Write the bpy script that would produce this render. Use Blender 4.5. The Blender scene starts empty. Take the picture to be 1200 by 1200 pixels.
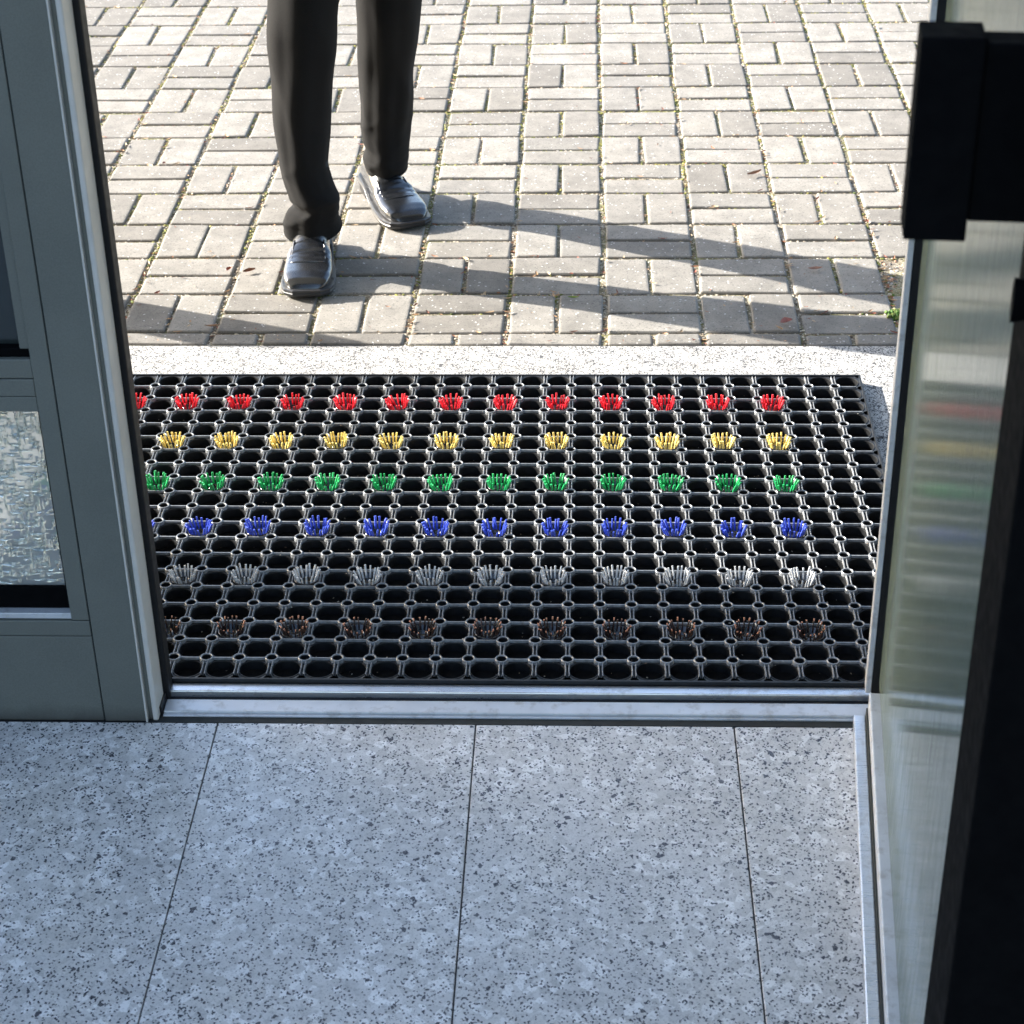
import bpy, bmesh, math, random
from mathutils import Vector, Matrix, noise
import numpy as np
R = math.radians
rnd = random.Random(7)
sc = bpy.context.scene
C = sc.collection

# ------------------------------------------------------------------ camera, sky, sun, exposure
cam_d = bpy.data.cameras.new('camera'); cam = bpy.data.objects.new('camera', cam_d); C.objects.link(cam)
sc.camera = cam
yaw, pit, rol = 4.21240149e-02, 5.40628521e-01, -1.81922299e-02
fw = Vector((-math.sin(yaw)*math.cos(pit), math.cos(yaw)*math.cos(pit), -math.sin(pit)))
rt = Vector((math.cos(yaw), math.sin(yaw), 0)); up = rt.cross(fw)
r2 = rt*math.cos(rol) + up*math.sin(rol); u2 = up*math.cos(rol) - rt*math.sin(rol)
M = Matrix.Identity(4)
for i in range(3):
    M[i][0] = r2[i]; M[i][1] = u2[i]; M[i][2] = -fw[i]
M[0][3], M[1][3], M[2][3] = -0.5277, -2.3793, 1.7401
cam.matrix_world = M
cam_d.sensor_fit = 'HORIZONTAL'; cam_d.sensor_width = 36; cam_d.lens = 2295.78*36/1200
cam_d.clip_start = .05; cam_d.clip_end = 400
cam_d.dof.use_dof = True; cam_d.dof.focus_distance = 3.35; cam_d.dof.aperture_fstop = 13

SUN_EL = 23.0
sdir = Vector((.935, -.355, 0)).normalized()          # where shadows fall on the ground
w = bpy.data.worlds.new('World'); sc.world = w; w.use_nodes = True
nt = w.node_tree; nt.nodes.clear()
sky = nt.nodes.new('ShaderNodeTexSky'); sky.sky_type = 'NISHITA'; sky.sun_disc = False
sky.sun_elevation = R(SUN_EL); sky.sun_rotation = math.atan2(-sdir.x, -sdir.y)
sky.ozone_density = 1.0; sky.dust_density = 1.8
bg = nt.nodes.new('ShaderNodeBackground'); bg.inputs[1].default_value = .145
wo = nt.nodes.new('ShaderNodeOutputWorld')
nt.links.new(sky.outputs[0], bg.inputs[0]); nt.links.new(bg.outputs[0], wo.inputs[0])
sl = bpy.data.lights.new('sun', 'SUN'); sl.energy = 5.0; sl.angle = R(.53); sl.color = (1, .955, .88)
so = bpy.data.objects.new('sun', sl); C.objects.link(so)
ldir = Vector((sdir.x*math.cos(R(SUN_EL)), sdir.y*math.cos(R(SUN_EL)), -math.sin(R(SUN_EL))))
so.rotation_euler = ldir.to_track_quat('-Z', 'Y').to_euler()
so.location = -ldir*30
sc.view_settings.view_transform = 'Standard'; sc.view_settings.look = 'None'
sc.view_settings.exposure = 1.85; sc.view_settings.gamma = 1; sc.view_settings.use_curve_mapping = False
sc.render.engine = 'CYCLES'
sc.cycles.max_bounces = 10; sc.cycles.diffuse_bounces = 5; sc.cycles.glossy_bounces = 5; sc.cycles.transmission_bounces = 8
sc.cycles.sample_clamp_indirect = 6; sc.cycles.use_denoising = True

# ------------------------------------------------------------------ materials
class NT:
    def __init__(s, name):
        s.m = bpy.data.materials.new(name); s.m.use_nodes = True; s.t = s.m.node_tree
        s.b = s.t.nodes['Principled BSDF']; s.out = s.t.nodes['Material Output']
    def n(s, typ, **kw):
        x = s.t.nodes.new(typ)
        for k, v in kw.items():
            if k.startswith('i_'):
                x.inputs[k[2:].replace('_', ' ')].default_value = v
            else: setattr(x, k, v)
        return x
    def l(s, a, b): s.t.links.new(a, b)
    def coord(s, kind='Object'):
        if kind == 'World':
            return s.n('ShaderNodeNewGeometry').outputs['Position']
        return s.n('ShaderNodeTexCoord').outputs[kind]
    def noise(s, co, scale, detail=4, rough=.55):
        x = s.n('ShaderNodeTexNoise'); x.inputs['Scale'].default_value = scale
        x.inputs['Detail'].default_value = detail; x.inputs['Roughness'].default_value = rough
        s.l(co, x.inputs['Vector']); return x.outputs['Fac']
    def voro(s, co, scale, out='Distance', feature='F1', rnd=1):
        x = s.n('ShaderNodeTexVoronoi', feature=feature); x.inputs['Scale'].default_value = scale
        x.inputs['Randomness'].default_value = rnd
        s.l(co, x.inputs['Vector']); return x.outputs[out]
    def ramp(s, f, stops, interp='LINEAR'):
        x = s.n('ShaderNodeValToRGB'); e = x.color_ramp; e.interpolation = interp
        while len(e.elements) < len(stops): e.elements.new(.5)
        for el, (p, c) in zip(e.elements, stops):
            el.position = p; el.color = (c if isinstance(c, tuple) else (c, c, c)) + (1,)
        s.l(f, x.inputs[0]); return x.outputs[0]
    def mix(s, f, a, b, mode='MIX'):
        x = s.n('ShaderNodeMix', data_type='RGBA', blend_type=mode)
        for v, i in ((f, x.inputs[0]), (a, x.inputs[6]), (b, x.inputs[7])):
            if isinstance(v, (int, float)): i.default_value = v
            elif isinstance(v, tuple): i.default_value = v + (1,)
            else: s.l(v, i)
        return x.outputs[2]
    def math(s, op, a, b=0.):
        x = s.n('ShaderNodeMath', operation=op)
        for v, i in ((a, x.inputs[0]), (b, x.inputs[1])):
            if isinstance(v, (int, float)): i.default_value = v
            else: s.l(v, i)
        return x.outputs[0]
    def bump(s, h, strength=.3, dist=.002):
        x = s.n('ShaderNodeBump'); x.inputs['Strength'].default_value = strength; x.inputs['Distance'].default_value = dist
        s.l(h, x.inputs['Height']); s.l(x.outputs[0], s.b.inputs['Normal']); return x
    def base(s, c):
        if isinstance(c, tuple): s.b.inputs['Base Color'].default_value = c + (1,)
        else: s.l(c, s.b.inputs['Base Color'])
    def rough(s, v):
        if isinstance(v, (int, float)): s.b.inputs['Roughness'].default_value = v
        else: s.l(v, s.b.inputs['Roughness'])

def plain(name, col, rough=.5, metal=0., var=.12, scale=30, bump=0, spec=.5, bscale=400):
    k = NT(name); co = k.coord('World')
    f = k.noise(co, scale, 5)
    k.base(k.ramp(f, [(.3, tuple(c*(1-var) for c in col)), (.7, tuple(min(1, c*(1+var)) for c in col))]))
    k.rough(k.ramp(k.noise(co, scale*2.3, 4), [(.3, rough*.85), (.7, min(1, rough*1.15))]))
    k.b.inputs['Metallic'].default_value = metal; k.b.inputs['Specular IOR Level'].default_value = spec
    if bump: k.bump(k.noise(co, bscale, 3), bump, .001)
    return k.m

def granite(name, light, blotch, dark, warm, rough, speck=.17):
    k = NT(name); co = k.coord('World')
    # warped coordinates so grains are irregular
    nz = k.n('ShaderNodeTexNoise'); nz.inputs['Scale'].default_value = 160; nz.inputs['Detail'].default_value = 3; k.l(co, nz.inputs['Vector'])
    vm = k.n('ShaderNodeVectorMath', operation='SCALE'); vm.inputs[3].default_value = .003; k.l(nz.outputs['Color'], vm.inputs[0])
    va = k.n('ShaderNodeVectorMath', operation='ADD'); k.l(co, va.inputs[0]); k.l(vm.outputs[0], va.inputs[1]); co2 = va.outputs[0]
    big = k.voro(co2, 75, 'Color'); sb = k.n('ShaderNodeSeparateColor'); k.l(big, sb.inputs[0])
    c = k.ramp(sb.outputs[0], [(.0, tuple(x*.84 for x in light)), (.3, light), (.68, light), (.9, blotch)])
    wm = k.ramp(k.noise(co, 9, 3), [(.45, 0.), (.75, 1.)])
    c = k.mix(k.math('MULTIPLY', wm, .35), c, warm)
    med = k.voro(co2, 400, 'Color'); sm = k.n('ShaderNodeSeparateColor'); k.l(med, sm.inputs[0])
    dens = k.ramp(k.noise(co, 22, 4, .6), [(.3, speck*.35), (.7, speck*1.5)])
    isd = k.math('LESS_THAN', sm.outputs[1], dens)
    c = k.mix(k.math('MULTIPLY', isd, .96), c, dark)
    big2 = k.voro(co2, 170, 'Color'); s3 = k.n('ShaderNodeSeparateColor'); k.l(big2, s3.inputs[0])
    c = k.mix(k.math('MULTIPLY', k.math('LESS_THAN', s3.outputs[1], .010), .9), c, dark)
    c = k.mix(k.math('MULTIPLY', k.math('GREATER_THAN', s3.outputs[0], .93), .45), c, tuple(x*.62 for x in light))
    med2 = k.voro(co2, 560, 'Color'); s2 = k.n('ShaderNodeSeparateColor'); k.l(med2, s2.inputs[0])
    c = k.mix(k.math('MULTIPLY', k.math('LESS_THAN', s2.outputs[0], .22), .3), c, tuple(x*.35 for x in light))
    c = k.mix(1., c, k.ramp(k.noise(co, 3.5, 6, .65), [(.3, .86), (.65, 1.04)]), 'MULTIPLY')
    k.base(c); k.rough(k.ramp(k.noise(co, 12, 6, .7), [(.3, rough*.75), (.7, rough*1.45)]))
    k.bump(k.noise(co, 700, 3), .12, .0006)
    return k.m

M_tile = granite('floor_granite', (.67, .655, .635), (.88, .87, .855), (.026, .030, .046), (.60, .56, .49), .22, .13)
M_step = granite('step_granite', (.50, .485, .46), (.60, .59, .57), (.05, .05, .055), (.48, .455, .42), .7, .33)
M_grout = plain('grout', (.05, .05, .05), .9)

def paver_mat():
    k = NT('concrete_paver'); co = k.coord('World'); oi = k.n('ShaderNodeObjectInfo').outputs['Random']
    base = k.ramp(oi, [(0, (.205, .189, .166)), (.35, (.262, .243, .215)), (.75, (.305, .284, .252)), (1, (.235, .220, .197))])
    blot = k.ramp(k.noise(co, 14, 6, .65), [(.3, .72), (.7, 1.15)])
    c = k.mix(1., base, blot, 'MULTIPLY')
    fine = k.ramp(k.noise(co, 420, 4, .7), [(.28, .62), (.5, 1.), (.75, 1.2)])
    c = k.mix(1., c, fine, 'MULTIPLY')
    pit = k.voro(co, 300, 'Color'); sp = k.n('ShaderNodeSeparateColor'); k.l(pit, sp.inputs[0])
    c = k.mix(k.math('MULTIPLY', k.math('LESS_THAN', sp.outputs[0], .07), .5), c, (.09, .085, .08))
    c = k.mix(k.math('MULTIPLY', k.math('GREATER_THAN', sp.outputs[1], .99), .7), c, (.75, .74, .72))
    stain = k.ramp(k.noise(co, 5, 5, .6), [(.55, 0.), (.75, 1.)])
    c = k.mix(k.math('MULTIPLY', stain, .25), c, (.20, .185, .15))
    k.base(c); k.rough(.88)
    k.bump(k.mix(.4, k.noise(co, 350, 5, .7), k.noise(co, 60, 4)), .55, .0022)
    return k.m
M_paver = paver_mat()
def joint_mat():
    k = NT('sand_joint'); co = k.coord('World')
    g = k.voro(co, 330, 'Color'); sp = k.n('ShaderNodeSeparateColor'); k.l(g, sp.inputs[0])
    c = k.ramp(sp.outputs[0], [(0, (.10, .075, .05)), (.4, (.26, .21, .15)), (.75, (.42, .36, .27)), (1, (.62, .57, .48))])
    m = k.ramp(k.noise(co, 6, 4, .6), [(.42, 0.), (.6, 1.)])
    c = k.mix(k.math('MULTIPLY', m, .75), c, (.16, .17, .035))
    d = k.ramp(k.noise(co, 17, 4), [(.45, 0.), (.6, 1.)])
    c = k.mix(k.math('MULTIPLY', d, .5), c, (.06, .045, .03))
    k.base(c); k.rough(.95); k.bump(sp.outputs[1], .7, .003)
    return k.m
M_joint = joint_mat()

def rubber():
    k = NT('black_rubber'); co = k.coord('World')
    k.base(k.ramp(k.noise(co, 60, 4), [(.3, (.007, .0075, .008)), (.7, (.014, .0145, .016))]))
    k.rough(k.ramp(k.noise(co, 160, 4), [(.3, .40), (.7, .56)])); k.b.inputs['Specular IOR Level'].default_value = .42
    k.bump(k.noise(co, 900, 2), .12, .0005)
    return k.m
M_rub = rubber()
M_rim = plain('worn_highlit_rim', (.20, .205, .21), .33, var=.4, scale=120, spec=1.)  # pale wear on the rims, raised further to paint their bright highlights
M_rubbase = plain('rubber_underside', (.008, .008, .008), .9, spec=.1)
M_cup = plain('glossy_black_plastic', (.015, .015, .017), .16, spec=.8)
def bristle(name, col, var=.25, rough=.35):
    return plain(name, col, rough, var=var, scale=260, spec=.55)
M_br = {'red': bristle('red_bristle', (.72, .02, .035)), 'yellow': bristle('yellow_bristle', (.86, .64, .20)),
        'green': bristle('green_bristle', (.02, .36, .11)), 'blue': bristle('blue_bristle', (.05, .09, .50)),
        'grey': bristle('grey_bristle', (.62, .63, .64))}
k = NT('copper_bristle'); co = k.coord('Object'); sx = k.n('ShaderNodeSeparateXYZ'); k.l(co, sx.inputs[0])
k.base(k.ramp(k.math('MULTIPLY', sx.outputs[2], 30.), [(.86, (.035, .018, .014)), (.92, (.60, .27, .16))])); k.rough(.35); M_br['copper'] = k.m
def metal(name, col, rough, met):
    k = NT(name); co = k.coord('World')
    mp = k.n('ShaderNodeMapping'); mp.inputs['Scale'].default_value = (14, 700, 700); k.l(co, mp.inputs[0])
    sc_ = k.noise(mp.outputs[0], 1, 3)
    wear = k.ramp(k.noise(co, 38, 6, .7), [(.52, 0.), (.68, 1.)])
    c = k.ramp(k.noise(co, 25, 5), [(.3, tuple(x*.86 for x in col)), (.7, col)])
    k.base(k.mix(k.math('MULTIPLY', wear, .4), c, (.22, .20, .17)))
    k.rough(k.math('ADD', k.ramp(sc_, [(.3, rough*.8), (.7, rough*1.3)]), k.math('MULTIPLY', wear, .15)))
    k.b.inputs['Metallic'].default_value = met; k.bump(sc_, .08, .0004); return k.m
M_alu = metal('silver_aluminium', (.82, .84, .86), .30, .85)
M_aluw = metal('satin_aluminium', (.66, .68, .70), .40, .35)
def painted():
    k = NT('grey_green_paint'); co = k.coord('World')
    c = k.ramp(k.noise(co, 7, 5, .6), [(.3, (.122, .130, .112)), (.7, (.146, .155, .133))])
    sp = k.ramp(k.noise(co, 520, 2), [(.35, .90), (.65, 1.08)])
    c = k.mix(1., c, sp, 'MULTIPLY')
    sx = k.n('ShaderNodeSeparateXYZ'); k.l(co, sx.inputs[0])
    zz = k.math('ADD', sx.outputs[2], k.math('MULTIPLY', k.noise(co, 30, 4), .03))
    dirt = k.ramp(zz, [(.012, 1.), (.045, 0.)])
    c = k.mix(k.math('MULTIPLY', dirt, .75), c, (.035, .032, .028))
    k.base(c); k.rough(.42); k.bump(k.noise(co, 500, 2), .06, .0005)
    return k.m
M_paint = painted()
M_strip = plain('skylit_jamb_paint', (.56, .54, .49), .38, var=.06)  # lighter tone paints in the skylight falling on the jamb's side
M_gasket = plain('black_gasket', (.008, .008, .009), .55, spec=.3)
M_black = plain('matt_black_paint', (.0022, .0025, .003), .85, spec=.06)
M_bead = plain('grey_bead', (.085, .10, .115), .4)
M_dglass = plain('dark_tinted_glass', (.02, .027, .027), .22, spec=.6)
M_seam = plain('dark_seam', (.02, .024, .022), .8)
M_white = plain('white_plaster', (.62, .62, .60), .8, bump=.2)
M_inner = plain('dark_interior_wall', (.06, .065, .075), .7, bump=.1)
M_room = plain('interior_paint', (.42, .44, .47), .8)
M_leather = NT('black_leather')
k = M_leather; co = k.coord('World')
k.base(k.ramp(k.noise(co, 60, 4), [(.3, (.010, .011, .013)), (.7, (.024, .026, .030))]))
k.rough(k.ramp(k.noise(co, 45, 5), [(.3, .09), (.7, .20)])); k.b.inputs['Specular IOR Level'].default_value = .9
k.b.inputs['Coat Weight'].default_value = 1.; k.b.inputs['Coat Roughness'].default_value = .24
k.bump(k.mix(.5, k.noise(co, 90, 4), k.voro(co, 700)), .22, .0016)
M_leather = k.m
M_sole = plain('dark_rubber_sole', (.03, .03, .032), .4, bump=.2)
def cloth(name, col, lift):
    k = NT(name); co = k.coord('World')
    k.base(k.ramp(k.noise(co, 700, 3), [(.3, tuple(c*.7 for c in col)), (.7, tuple(c*1.4 for c in col))]))
    k.rough(.9); k.b.inputs['Specular IOR Level'].default_value = .15; k.b.inputs['Sheen Weight'].default_value = lift; k.b.inputs['Sheen Roughness'].default_value = .4
    k.bump(k.noise(co, 1100, 2), .25, .0006)
    return k.m
M_trous = cloth('charcoal_wool', (.0095, .0094, .0098), .02)
M_jack = cloth('dark_jacket_wool', (.02, .021, .024), .2)
M_skin = plain('skin', (.50, .30, .22), .55)
M_hair = plain('brown_hair', (.05, .03, .02), .6)

def door_glass():
    k = NT('door_glass'); co = k.coord('World')
    mp = k.n('ShaderNodeMapping'); mp.inputs['Scale'].default_value = (80, 80, 9); k.l(co, mp.inputs[0])
    st = k.noise(mp.outputs[0], 1, 4, .6)
    k.b.inputs['Base Color'].default_value = (.75, .84, .80, 1)
    k.b.inputs['Roughness'].default_value = .11; k.b.inputs['IOR'].default_value = 1.52
    k.b.inputs['Transmission Weight'].default_value = 1
    k.bump(st, .16, .0012)
    dif = k.n('ShaderNodeBsdfDiffuse'); dif.inputs[0].default_value = (.20, .25, .21, 1)
    ms = k.n('ShaderNodeMixShader')
    k.l(k.ramp(st, [(.35, .30), (.7, .52)]), ms.inputs[0]); k.l(k.b.outputs[0], ms.inputs[1]); k.l(dif.outputs[0], ms.inputs[2])
    k.l(ms.outputs[0], k.out.inputs[0])
    return k.m
M_dg = door_glass()
def relief_glass():
    k = NT('cast_relief_glass'); co = k.coord('World')
    k.b.inputs['Base Color'].default_value = (.86, .93, .93, 1); k.b.inputs['Roughness'].default_value = .06
    k.b.inputs['Transmission Weight'].default_value = .85; k.b.inputs['IOR'].default_value = 1.5
    k.bump(k.noise(co, 120, 2), .08, .001)
    return k.m
M_relief = relief_glass()
M_frost = NT('frosted_glass'); k = M_frost
k.b.inputs['Base Color'].default_value = (.70, .74, .73, 1); k.b.inputs['Roughness'].default_value = .12; k.b.inputs['Transmission Weight'].default_value = .7; M_frost = k.m
M_gravel = NT('gravel_stone'); k = M_gravel
vc = k.n('ShaderNodeVertexColor'); vc.layer_name = 'tint'; k.base(vc.outputs[0]); k.rough(.85); M_gravel = k.m
M_litter = NT('dry_leaf'); k = M_litter
vc = k.n('ShaderNodeVertexColor'); vc.layer_name = 'tint'; k.base(vc.outputs[0]); k.rough(.7); M_litter = k.m

# ------------------------------------------------------------------ mesh helpers
def link(name, me, mat, parent=None, loc=None):
    o = bpy.data.objects.new(name, me)
    if mat is not None and not me.materials: me.materials.append(mat)
    C.objects.link(o)
    if parent: o.parent = parent
    if loc: o.location = loc
    return o
def tag(o, label=None, cat=None, group=None, kind=None):
    if label: o['label'] = label
    if cat: o['category'] = cat
    if group: o['group'] = group
    if kind: o['kind'] = kind
    return o
def empty(name, loc=(0, 0, 0), rz=0):
    o = bpy.data.objects.new(name, None); C.objects.link(o); o.location = loc; o.rotation_euler = (0, 0, rz); o.empty_display_size = .1
    return o
def bm_box(bm, x0, x1, y0, y1, z0, z1, bev=0., seg=2):
    g = bmesh.ops.create_cube(bm, size=1)
    for v in g['verts']:
        v.co = Vector(((x0+x1)/2 + v.co.x*(x1-x0), (y0+y1)/2 + v.co.y*(y1-y0), (z0+z1)/2 + v.co.z*(z1-z0)))
    if bev:
        es = list({e for v in g['verts'] for e in v.link_edges})
        bmesh.ops.bevel(bm, geom=es, offset=bev, segments=seg, affect='EDGES', profile=.5)
def finish(name, bm, mat, parent=None, smooth=False):
    me = bpy.data.meshes.new(name); bm.to_mesh(me); bm.free()
    if smooth:
        for p in me.polygons: p.use_smooth = True
    return link(name, me, mat, parent)
def box(name, mat, parent, x0, x1, y0, y1, z0, z1, bev=.0008, seg=1):
    bm = bmesh.new(); bm_box(bm, x0, x1, y0, y1, z0, z1, bev, seg)
    return finish(name, bm, mat, parent)
def pyd(name, V, F, mat, parent=None, smooth=False, cols=None):
    me = bpy.data.meshes.new(name); me.from_pydata([tuple(v) for v in V], [], F); me.update()
    if smooth: me.polygons.foreach_set('use_smooth', [True]*len(me.polygons))
    if cols is not None:
        a = me.color_attributes.new('tint', 'FLOAT_COLOR', 'POINT')
        a.data.foreach_set('color', np.array(cols, dtype=np.float32).ravel())
    return link(name, me, mat, parent)
def lathe(prof, n, c=(0, 0), V=None, F=None, close=False):
    V = [] if V is None else V; F = [] if F is None else F
    b = len(V); m = len(prof)
    for r, z in prof:
        for i in range(n):
            a = 2*math.pi*i/n; V.append((c[0]+r*math.cos(a), c[1]+r*math.sin(a), z))
    for j in range(m-1 if not close else m):
        for i in range(n):
            p, q = b+j*n+i, b+j*n+(i+1) % n; s, t = b+((j+1) % m)*n+i, b+((j+1) % m)*n+(i+1) % n
            F.append((p, q, t, s))
    return V, F

# ------------------------------------------------------------------ ground and pavement
gnd = pyd('ground', [(-60, 1.17, -.0045), (60, 1.17, -.0045), (60, 120, -.0045), (-60, 120, -.0045),
                     (-60, -60, -.06), (60, -60, -.06), (60, 1.17, -.06), (-60, 1.17, -.06)],
          [(0, 1, 2, 3), (4, 5, 6, 7)], M_joint); tag(gnd, kind='structure')
pav = empty('pavement', (0, 1.17, 0)); tag(pav, kind='structure')
def brick_mesh(L, W, seed):
    r = random.Random(seed); bm = bmesh.new()
    bm_box(bm, -L/2, L/2, -W/2, W/2, -.05, 0, 0)
    for v in bm.verts:
        v.co.x += r.uniform(-.0018, .0018); v.co.y += r.uniform(-.0018, .0018)
        if v.co.z > -.01: v.co.z += r.uniform(-.0008, .0008)
    es = [e for e in bm.edges if max(v.co.z for v in e.verts) > -.01]
    bmesh.ops.bevel(bm, geom=es, offset=.0065, segments=3, affect='EDGES', profile=.6)
    bmesh.ops.delete(bm, geom=[f for f in bm.faces if f.calc_center_median().z < -.045], context='FACES')
    me = bpy.data.meshes.new('paving_brick'); bm.to_mesh(me); bm.free()
    for p in me.polygons: p.use_smooth = len(p.vertices) == 4 and p.area < .0003
    me.materials.append(M_paver); return me
PX, PY = .2, .19
HM = [brick_mesh(.189, .087, i) for i in range(5)]
VM = [brick_mesh(.0925, .179, i+9) for i in range(5)]
HC = brick_mesh(.189, .047, 30); VC = brick_mesh(.0925, .047, 31)
def frustum_bonus(x, y):
    return -1.9 < x < .75 and y < 3.9 and x > -1.45-.36*(y-1.17) and x < .25+.25*(y-1.17)
spots = []
for kx in range(-7, 18):
    x1 = .115 - PX*kx; x0 = x1-PX
    for r in range(-1, 17):
        y0 = 1.225+PY*r; y1 = y0+PY
        H = (kx + r) % 2 == 0
        if kx == -1 and r == 1: continue                      # the square of open gravel
        if r == -1:
            if H: spots.append(((x0+x1)/2, 1.1965, HC))
            else: spots += [((x0+PX*.25), 1.1965, VC), ((x0+PX*.75), 1.1965, VC)]
        elif H:
            spots += [((x0+x1)/2, y0+PY*.25, None), ((x0+x1)/2, y0+PY*.75, None)]
        else:
            spots += [(x0+PX*.25, (y0+y1)/2, 'V'), (x0+PX*.75, (y0+y1)/2, 'V')]
spots = [(x, y, HM[rnd.randrange(5)] if m is None else VM[rnd.randrange(5)] if m == 'V' else m) for x, y, m in spots]
spots.sort(key=lambda s: (not frustum_bonus(s[0], s[1]), s[1] if frustum_bonus(s[0], s[1]) else (s[0]+.6)**2 + (s[1]-1.2)**2))
rest = bmesh.new()
for n, (x, y, me) in enumerate(spots):
    loc = (x + rnd.uniform(-.002, .002), y + rnd.uniform(-.002, .002), rnd.uniform(-.0015, .0015))
    rot = (rnd.gauss(0, .006), rnd.gauss(0, .005), rnd.gauss(0, .006))
    if n < 300:
        o = bpy.data.objects.new('paving_brick', me); C.objects.link(o); o.parent = pav
        o.location = (loc[0], loc[1]-1.17, loc[2]); o.rotation_euler = rot
    else:
        from mathutils import Euler
        k0 = len(rest.verts); rest.from_mesh(me); rest.verts.ensure_lookup_table()
        Mx = Matrix.Translation((loc[0], loc[1]-1.17, loc[2])) @ Euler(rot).to_matrix().to_4x4()
        for v in rest.verts[k0:]: v.co = Mx @ v.co
tag(finish('paving_bricks_beyond', rest, M_paver, pav), kind='stuff')

# joints: where moss, grit and leaf litter collect
def joint_point():
    kx = rnd.randrange(-2, 14); x1 = .115-PX*kx; r = rnd.randrange(-1, 13); y0 = 1.225+PY*r
    H = (kx+r) % 2 == 0; t = rnd.random()
    j = rnd.gauss(0, .003)
    c = rnd.random()
    if c < .5: return x1+j, y0+PY*t, (kx, r)
    if c < .75: return x1-PX*t, y0+j, (kx, r)
    if H: return x1-PX*t, y0+PY/2+j, (kx, r)
    return x1-PX/2+j, y0+PY*t, (kx, r)
def scatter_blob(n, pick, rad, cols, name, mat, flat=.6, kind='stuff', parent=None):
    V, F, K = [], [], []
    base = [(1, 0, 0), (0, 1, 0), (-1, 0, 0), (0, -1, 0), (0, 0, 1), (.6, .6, .6), (-.6, .6, .5), (-.6, -.6, .6), (.6, -.6, .5)]
    fs = [(0, 1, 5), (1, 2, 6), (2, 3, 7), (3, 0, 8), (5, 1, 6), (6, 2, 7), (7, 3, 8), (8, 0, 5), (4, 5, 6), (4, 6, 7), (4, 7, 8), (4, 8, 5)]
    for _ in range(n):
        q = pick()
        if q is None: continue
        x, y, z = q; s = rnd.uniform(*rad); a = rnd.uniform(0, 6.28); ex = rnd.uniform(.7, 1.4); b = len(V)
        col = rnd.choice(cols); f = rnd.uniform(.75, 1.25)
        for p in base:
            px, py = p[0]*ex*s, p[1]*s/ex; d = rnd.uniform(.8, 1.2)
            V.append((x+(px*math.cos(a)-py*math.sin(a))*d, y+(px*math.sin(a)+py*math.cos(a))*d, z+p[2]*s*flat*d)); K.append((col[0]*f, col[1]*f, col[2]*f, 1))
        F += [tuple(i+b for i in t) for t in fs]
    o = pyd(name, V, F, mat, parent, cols=K); 
    if kind: o['kind'] = kind
    return o
def in_joint():
    x, y, _ = joint_point()
    if y < 1.172: return None
    return x, y, -.0045
scatter_blob(20000, in_joint, (.0014, .0040), [(.40, .33, .24), (.55, .50, .42), (.20, .15, .10), (.10, .075, .05), (.62, .55, .42)], 'joint_grit', M_gravel)
def in_moss():
    x, y, _ = joint_point()
    if y < 1.172 or noise.noise(Vector((x*3.1, y*3.1, 4.))) + .32*(y-1.75) + (.25 if x > .0 else 0) < .06: return None
    return x, y, -.0035
scatter_blob(7500, in_moss, (.0018, .0042), [(.19, .20, .035), (.28, .27, .06), (.10, .13, .025), (.36, .32, .09)], 'joint_moss', M_gravel)
def in_square():
    return rnd.uniform(.125, .305), rnd.uniform(1.427, 1.60), rnd.uniform(-.013, -.006)
scatter_blob(900, in_square, (.003, .0065), [(.42, .40, .38), (.25, .24, .23), (.60, .57, .53), (.12, .11, .10), (.50, .30, .2)], 'gravel', M_gravel, .8)
def clump(cx, cy, sx, sy):
    return lambda: (cx+rnd.gauss(0, sx), cy+rnd.gauss(0, sy), rnd.uniform(-.008, .0))
w1 = scatter_blob(160, clump(.118, 1.315, .010, .012), (.002, .005), [(.06, .14, .02), (.12, .20, .04), (.2, .24, .06)], 'moss_clump', M_gravel, 1.4)
tag(w1, 'small bright green moss clump in the paving joint by the door edge')
w2 = scatter_blob(160, clump(.205, 1.45, .03, .012), (.002, .0045), [(.05, .11, .02), (.09, .16, .03)], 'weed_clump', M_gravel, 1.4)
tag(w2, 'low dark green weeds at the near edge of the gravel square')

def leaf_geo(x, y, z, L, W, a, col, V, F, K, curl=.3):
    b = len(V); ca, sa = math.cos(a), math.sin(a); tl = rnd.uniform(-.3, .3)
    for i, (t, wd) in enumerate(((-1, .1), (-.4, .8), (.2, 1), (.7, .6), (1.15, .05))):
        for s in (-1, 0, 1):
            lx = t*L/2; ly = s*wd*W/2; lz = abs(s)*wd*W*curl + (t*t)*L*.12 + s*tl*W*.5 + W*.15
            V.append((x+lx*ca-ly*sa, y+lx*sa+ly*ca, z+max(lz, 0.0003))); f = rnd.uniform(.8, 1.2); K.append((col[0]*f, col[1]*f, col[2]*f, 1))
        if i:
            for s in (0, 1):
                p = b+(i-1)*3+s; F.append((p, p+1, p+4, p+3))
LC = [(.42, .24, .12), (.30, .13, .06), (.55, .36, .2), (.20, .07, .04), (.62, .45, .28), (.30, .10, .06), (.58, .42, .25), (.5, .33, .2)]
V, F, K = [], [], []
for i in range(5000):
    x, y, _ = joint_point()
    dens = noise.noise(Vector((x*2.3, y*2.3, 9.)))
    near = 1 if y < 1.55 else .35
    if y < 1.18 or rnd.random() > (.25+dens)*near*1.5+.1: continue
    leaf_geo(x, y, -.004 if rnd.random() < .6 else .0012, rnd.uniform(.006, .022), rnd.uniform(.003, .007), rnd.uniform(0, 6.28), rnd.choice(LC), V, F, K)
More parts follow.
